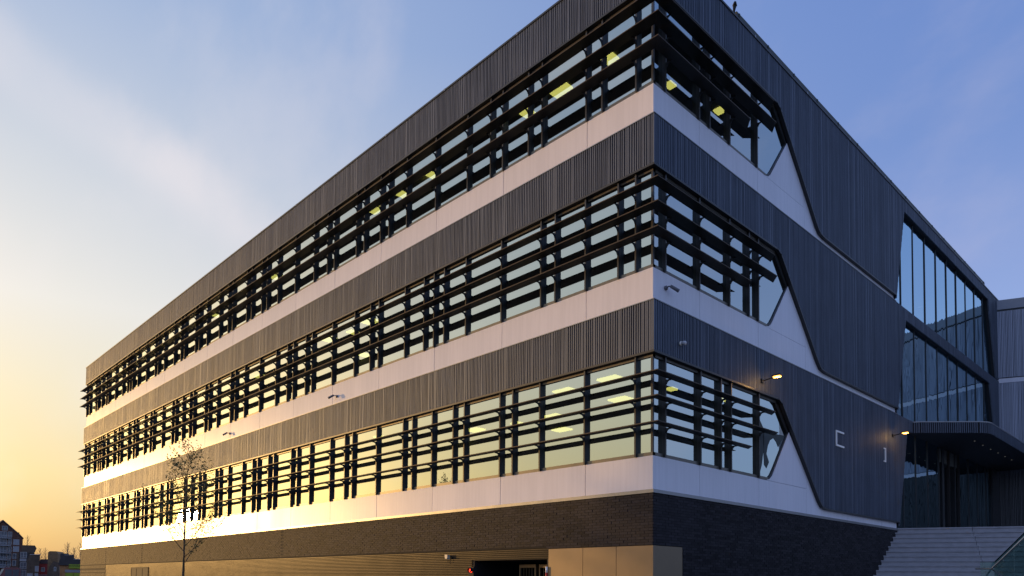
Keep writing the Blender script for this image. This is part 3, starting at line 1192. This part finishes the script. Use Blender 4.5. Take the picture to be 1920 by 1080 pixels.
TP = pix(342, 1080, 21.0)
branch_tree('young_tree', (TP.x, TP.y, 0.1), 5.35, .048, 'slender young tree with small new leaves in front of the sunlit facade', 5, 4, M_LEAF, M_BARK, leaf=.042, spread=.40, first=.36, nb=28)

# ------------------------------------------------------------------ far houses, van and bare trees at the left
def frame_at(u, depth, v=1083):
    p = pix(u, v, depth)
    d = (p - CAM); d.z = 0; d.normalize()
    return p, math.atan2(d.y, d.x) - math.pi / 2   # local +y points away from the camera, +x to the right

M_FBRICK = mat('far_brick', (.13, .055, .035), rough=.85, var=.3, scale=1.5)
M_FBLUE = mat('far_slate_wall', (.06, .05, .048), rough=.8, var=.2, scale=1)
M_FBROWN = mat('far_brown_wall', (.11, .075, .05), rough=.85, var=.25, scale=1)
M_FRED = mat('far_red_wall', (.30, .03, .022), rough=.7, var=.15, scale=1)
M_FROOF = mat('far_roof', (.09, .055, .05), rough=.8, var=.2)
M_FWIN = mat('white_window_frame', (.42, .40, .38), rough=.6)
M_FPANE = mat('far_pane', (.09, .10, .12), rough=.15)
M_FRAIL = mat('balcony_rail', (.35, .36, .38), rough=.5)

def window(o, x0, x1, z0, z1, y=0, div=2, curtain=False):
    t = MB()
    fw = .14
    t.box(x0, x1, y - .09, y + .02, z0, z0 + fw).box(x0, x1, y - .09, y + .02, z1 - fw, z1)
    t.box(x0, x0 + fw, y - .085, y + .02, z0, z1).box(x1 - fw, x1, y - .085, y + .02, z0, z1)
    for i in range(1, div):
        x = x0 + (x1 - x0) * i / div
        t.box(x - .06, x + .06, y - .084, y + .02, z0, z1)
    t.box(x0, x1, y - .083, y + .02, z0 + (z1 - z0) * .3, z0 + (z1 - z0) * .3 + .1)
    f = t.build('window', M_FWIN, o)
    t = MB()
    t.box(x0 + .05, x1 - .05, y - .03, y + .02, z0 + .05, z1 - .05)
    t.build('pane', M_FPANE if not curtain else mat('curtained_pane', (.30, .31, .34), rough=.4), f)

# 1: tall gabled apartment house
p, rz = frame_at(0, 280)
k = 280 / FPX
def zpx(v, d): return EYE + (1082.3 - v) * d / FPX
H1 = tag(empty('gabled_house', (p.x, p.y, 0), None, rz + .12), 'tall gabled brick apartment house with stacked white windows and balconies', 'house')
hw, ze, za = 33 * k, zpx(1007, 280), zpx(975, 280)
t = MB()
t.prism([(-hw, 0, 0), (hw, 0, 0), (hw, 0, ze), (hw - 1.0, 0, ze + 1.0), (1.2 * k, 0, za - .6), (-hw, 0, ze - 2)], (0, 14, 0))
t.build('wall', M_FBRICK, H1)
t = MB()
t.prism([(1 * k, -.25, za - .3), (hw + .2, -.25, ze - .4), (hw + .2, -.25, ze), (hw - 1.2, -.25, ze + 1.6), (1 * k, -.25, za + .2)], (0, 14.4, 0))
t.prism([(1 * k, -.24, za - .3), (1 * k, -.24, za + .2), (-hw, -.24, ze - 1.0), (-hw, -.24, ze - 1.6)], (0, 14.4, 0))
rf = t.build('roof', M_FROOF, H1)
t = MB()
t.box(22.5 * k, 28.5 * k, 2, 6, ze - 1, zpx(996, 280))
t.build('chimney', M_FBRICK, rf)
for i, v in enumerate((1010, 1023.2, 1037, 1050)):
    window(H1, 18 * k, 27.5 * k, zpx(v + 10.5, 280), zpx(v, 280), 0, 2, i < 2)
for v in (996, 1010, 1024, 1037, 1051):
    window(H1, 9.6 * k, 15.8 * k, zpx(v + 10.5, 280), zpx(v, 280), 0, 2)
window(H1, 0 * k, 8.6 * k, zpx(994, 280), zpx(985.5, 280), 0, 2)
for v in (996, 1010, 1024, 1037, 1051):
    window(H1, -6 * k, 8.2 * k, zpx(v + 11, 280), zpx(v, 280), 0, 3)
    t = MB()
    z_ = zpx(v + 12, 280)
    t.box(-8 * k, 14.5 * k, -1.2, 0, z_ - .25, z_)
    bl = t.build('balcony', M_FRAIL, H1)
    t = MB()
    t.box(-8 * k, 8 * k, -1.2, -1.16, z_ + .95, z_ + 1.05)
    for i in range(8):
        t.box((-8 + i * 2.2) * k, (-8 + i * 2.2) * k + .08, -1.2, -1.16, z_, z_ + 1)
    t.build('railing', M_FRAIL, bl)

# 2: narrow slate-blue house
d2 = 262
k = d2 / FPX
p, rz = frame_at(42.5, d2)
H2 = tag(empty('slate_house', (p.x, p.y, 0), None, rz), 'narrow slate blue house with three white windows and a boxy brown top', 'house')
t = MB(); t.box(-6.8 * k, 7.5 * k, 0, 9, 0, zpx(1035, d2)); t.build('wall', M_FBLUE, H2)
t = MB(); t.prism([(-10.5 * k, -.2, 0), (-6.9 * k, -.2, 0), (-6.9 * k, -.2, zpx(1037, d2)), (-10.5 * k, -.2, zpx(1034, d2))], (0, 8, 0)); t.build('side_wall', M_FBROWN, H2)
t = MB(); t.prism([(-3.5 * k, .3, zpx(1036, d2)), (16.5 * k, .3, zpx(1036, d2)), (20 * k, .3, zpx(1027, d2)), (17 * k, .3, zpx(1021.5, d2)), (-3.5 * k, .3, zpx(1021.5, d2))], (0, 7, 0))
rf = t.build('roof', M_FBROWN, H2)
t = MB(); t.prism([(7.6 * k, .4, 0), (17 * k, .4, 0), (17 * k, .4, zpx(1036.2, d2)), (7.6 * k, .4, zpx(1036.2, d2))], (0, 7, 0)); t.build('side_wall', M_FBROWN, H2)
for v0, v1 in ((1045.5, 1034.5), (1066, 1054), (1079.5, 1068)):
    window(H2, -5 * k, 5 * k, zpx(v0, d2), zpx(v1, d2), 0, 2)
window(H2, -5.5 * k, 4.5 * k, zpx(1052, d2), zpx(1047, d2), 0, 3, True)

# 3: brown house with slanting roof
d3_ = 250
k = d3_ / FPX
p, rz = frame_at(61, d3_)
H3 = tag(empty('brown_house', (p.x, p.y, 0), None, rz), 'brown house with a slanting roof and pale windows', 'house')
t = MB(); t.prism([(-10 * k, 0, 0), (9 * k, 0, 0), (9.6 * k, 0, zpx(1046, d3_)), (11 * k, 0, zpx(1039, d3_)), (-5 * k, 0, zpx(1039.5, d3_)), (-10 * k, 0, zpx(1050, d3_))], (0, 9, 0)); t.build('wall', M_FBROWN, H3)
t = MB(); t.prism([(-5.5 * k, -.2, zpx(1040, d3_)), (11.3 * k, -.2, zpx(1039.4, d3_)), (11.3 * k, -.2, zpx(1038.4, d3_)), (-5.5 * k, -.2, zpx(1039, d3_))], (0, 9.4, 0)); t.build('roof', mat('pale_coping', (.5, .45, .45), rough=.7), H3)
window(H3, 3 * k, 9 * k, zpx(1071, d3_), zpx(1060.5, d3_), 0, 1, True)
window(H3, -9 * k, 0 * k, zpx(1082, d3_), zpx(1074, d3_), 0, 2, True)
window(H3, 3 * k, 8.5 * k, zpx(1083, d3_), zpx(1074, d3_), 0, 1, True)

# 4: red house
p, rz = frame_at(81, 255)
k = 255 / FPX
H4 = tag(empty('red_house', (p.x, p.y, 0), None, rz), 'low red house with one small window between brown buildings', 'house')
t = MB(); t.box(-9 * k, 10 * k, 0, 8, 0, zpx(1056, 255)); t.build('wall', M_FRED, H4)
t = MB(); t.prism([(-9.3 * k, -.2, zpx(1056, 255)), (10 * k, -.2, zpx(1056, 255)), (9 * k, -.2, zpx(1047.5, 255)), (-5 * k, -.2, zpx(1048, 255))], (0, 8.4, 0)); t.build('roof', M_FROOF, H4)
window(H4, -4 * k, 2 * k, zpx(1071, 255), zpx(1063, 255), 0, 2)
t = MB(); t.box(-9 * k, 8 * k, -.3, 0, zpx(1078, 255), zpx(1077, 255)); t.build('awning', M_FWIN, H4)

# 5: ochre tower block
p, rz = frame_at(97, 240)
k = 240 / FPX
H5 = tag(empty('ochre_tower', (p.x, p.y, 0), None, rz - .25), 'ochre brown blocky tower house with a chamfered top, standing right of the red house', 'house')
t = MB(); t.prism([(-7.5 * k, 0, 0), (9 * k, 0, 0), (9 * k, 0, zpx(1037.5, 240)), (5.5 * k, 0, zpx(1032.5, 240)), (-5 * k, 0, zpx(1032.5, 240)), (-7.5 * k, 0, zpx(1035, 240))], (0, 8, 0)); t.build('wall', mat('ochre_wall', (.22, .13, .06), rough=.8, var=.25, scale=1.2), H5)
t = MB(); t.prism([(-11 * k, -.4, 0), (14 * k, -.4, 0), (11 * k, -.4, zpx(1054, 240)), (2 * k, -.4, zpx(1051, 240)), (-4 * k, -.4, zpx(1062, 240))], (0, .38, 0)); t.build('porch', M_FBROWN, H5)
window(H5, 3.5 * k, 7.5 * k, zpx(1070, 240), zpx(1062, 240), -.4, 1)

# 6: low shop with a green sign
dS = 130
k = dS / FPX
p, rz = frame_at(132, dS)
H6 = tag(empty('low_shop', (p.x, p.y, 0), None, rz), 'low dark roofed shop with a lime green sign and green panels', 'shop')
t = MB(); t.box(-17 * k, 26 * k, 0, 7, 0, zpx(1058, dS)); t.build('wall', mat('orange_wall', (.42, .19, .07), rough=.8, var=.2, scale=1), H6)
t = MB(); t.prism([(-20 * k, -.3, zpx(1059, dS)), (26 * k, -.3, zpx(1059, dS)), (26 * k, -.3, zpx(1047.5, dS)), (6 * k, -.3, zpx(1047.5, dS)), (3.5 * k, -.3, zpx(1038.5, dS)), (-3 * k, -.3, zpx(1040, dS)), (-4 * k, -.3, zpx(1037, dS)), (-17 * k, -.3, zpx(1037, dS)), (-17 * k, -.3, zpx(1046, dS))], (0, 7.6, 0))
rf = t.build('roof', M_FBLUE, H6)
t = MB(); t.box(-11 * k, 2 * k, -.33, -.3, zpx(1039.8, dS), zpx(1039, dS)).box(4 * k, 24 * k, -.34, -.3, zpx(1047.6, dS), zpx(1046.8, dS)); t.build('edge_trim', M_FWIN, rf)
t = MB(); t.box(-3 * k, 24 * k, -.38, -.31, zpx(1064.5, dS), zpx(1056.8, dS))
sg = t.build('sign', mat('lime_green', (.30, .36, .02), rough=.6), H6)
fc = bpy.data.curves.new('lettering', 'FONT')
fc.body = 'N OVAA V'
fc.size = 4.6 * k
fc.extrude = .01
tmp = bpy.data.objects.new('lettering_curve', fc)
lt = bpy.data.objects.new('lettering', bpy.data.meshes.new_from_object(tmp))
bpy.data.objects.remove(tmp)
col.objects.link(lt)
lt.parent = sg
lt.location = (-2.6 * k, -.40, zpx(1061.2, dS))
lt.rotation_euler = (math.pi / 2, 0, 0)
lt.data.materials.clear()
lt.data.materials.append(mat('black_letters', (.02, .02, .02), rough=.6))
t = MB(); t.box(-9 * k, 15 * k, -.06, 0, zpx(1072, dS), zpx(1067, dS)); t.build('window', mat('shop_pane', (.28, .28, .32), rough=.2), H6)
t = MB(); t.box(-9 * k, 4 * k, -.12, -.05, 0, zpx(1073, dS)); t.build('green_panel', MATS['lime_green'], H6)
t = MB(); t.box(5 * k, 24 * k, -.12, -.05, 0, zpx(1073, dS)); t.build('green_panel', MATS['lime_green'], H6)
t = MB(); t.prism([(-14 * k, -.2, 0), (-6 * k, -.2, 0), (-9 * k, -.2, zpx(1070, dS)), (-14 * k, -.2, zpx(1070, dS))], (0, .13, 0)); t.build('side_panel', MATS['orange_wall'], H6)

# bare trees beyond
for i, (u, v, dd) in enumerate(((48, 1006, 300), (73, 1028, 290), (84, 1028, 292), (123, 1018, 200), (136, 1027, 205), (150, 1014, 195), (62, 1040, 285))):
    p, rz = frame_at(u, dd)
    lab = ('bare winter tree behind the slate blue house', 'bare winter tree behind the brown house', 'bare winter tree behind the red house', 'tallest bare tree behind the low shop', 'low bare tree behind the shop roof',
           'bare tree at the very end of the long facade', 'tiny bare tree just right of the boxy brown top')[i]
    branch_tree('bare_tree', (p.x, p.y, 0), zpx(v, dd), .26, lab, 20 + i, 0, None, M_TWIG, spread=.34, first=.3, nb=34, group='bare trees behind the far houses', leafy=False)

# red van at the left edge
dV = 40
k = dV / FPX
p, rz = frame_at(14, dV)
V_ = tag(empty('red_van', (p.x, p.y, 0), None, rz), 'dark red van with a bright windscreen, cut by the picture edge', 'van')
zr_ = zpx(1063.5, dV)
M_VAN = mat('van_paint', (.16, .015, .02), rough=.25, coat=.6)
t = MB()
t.prism([(-1.6, 0, .35), (.58, 0, .35), (.58, 0, zr_ - .06), (.5, 0, zr_), (-.10, 0, zr_), (-.24, 0, zr_ - .05), (-.62, 0, 1.25), (-1.5, 0, 1.05), (-1.6, 0, .9)], (0, 1.8, 0))
t.build('body', M_VAN, V_)
t = MB(); t.prism([(-.27, -.012, zr_ - .10), (-.60, -.012, 1.30), (-.52, -.012, 1.30), (-.16, -.012, zr_ - .08)], (0, 1.82, 0)); t.build('windscreen', mat('pale_screen', (.75, .72, .55), rough=.15), V_)
t = MB(); t.box(-.12, .18, -.015, .02, 1.35, zr_ - .12).box(.23, .5, -.015, .02, 1.35, zr_ - .12); t.build('side_window', M_FPANE, V_)
for x in (-1.1, .2):
    for y in (.1, 1.7):
        t = MB(); t.tube([(x, y - .1, .33), (x, y + .1, .33)], .33, 18); wh = t.build('wheel', M_DARK, V_, False)
        t = MB(); t.tube([(x, y - .11, .33), (x, y + .11, .33)], .18, 14); t.build('rim', M_STEEL, wh)
for x in (-.15, .08):
    t = MB(); t.box(x, x + .05, .2, 1.6, zr_, zr_ + .04); t.build('roof_bar', M_DARK, V_)
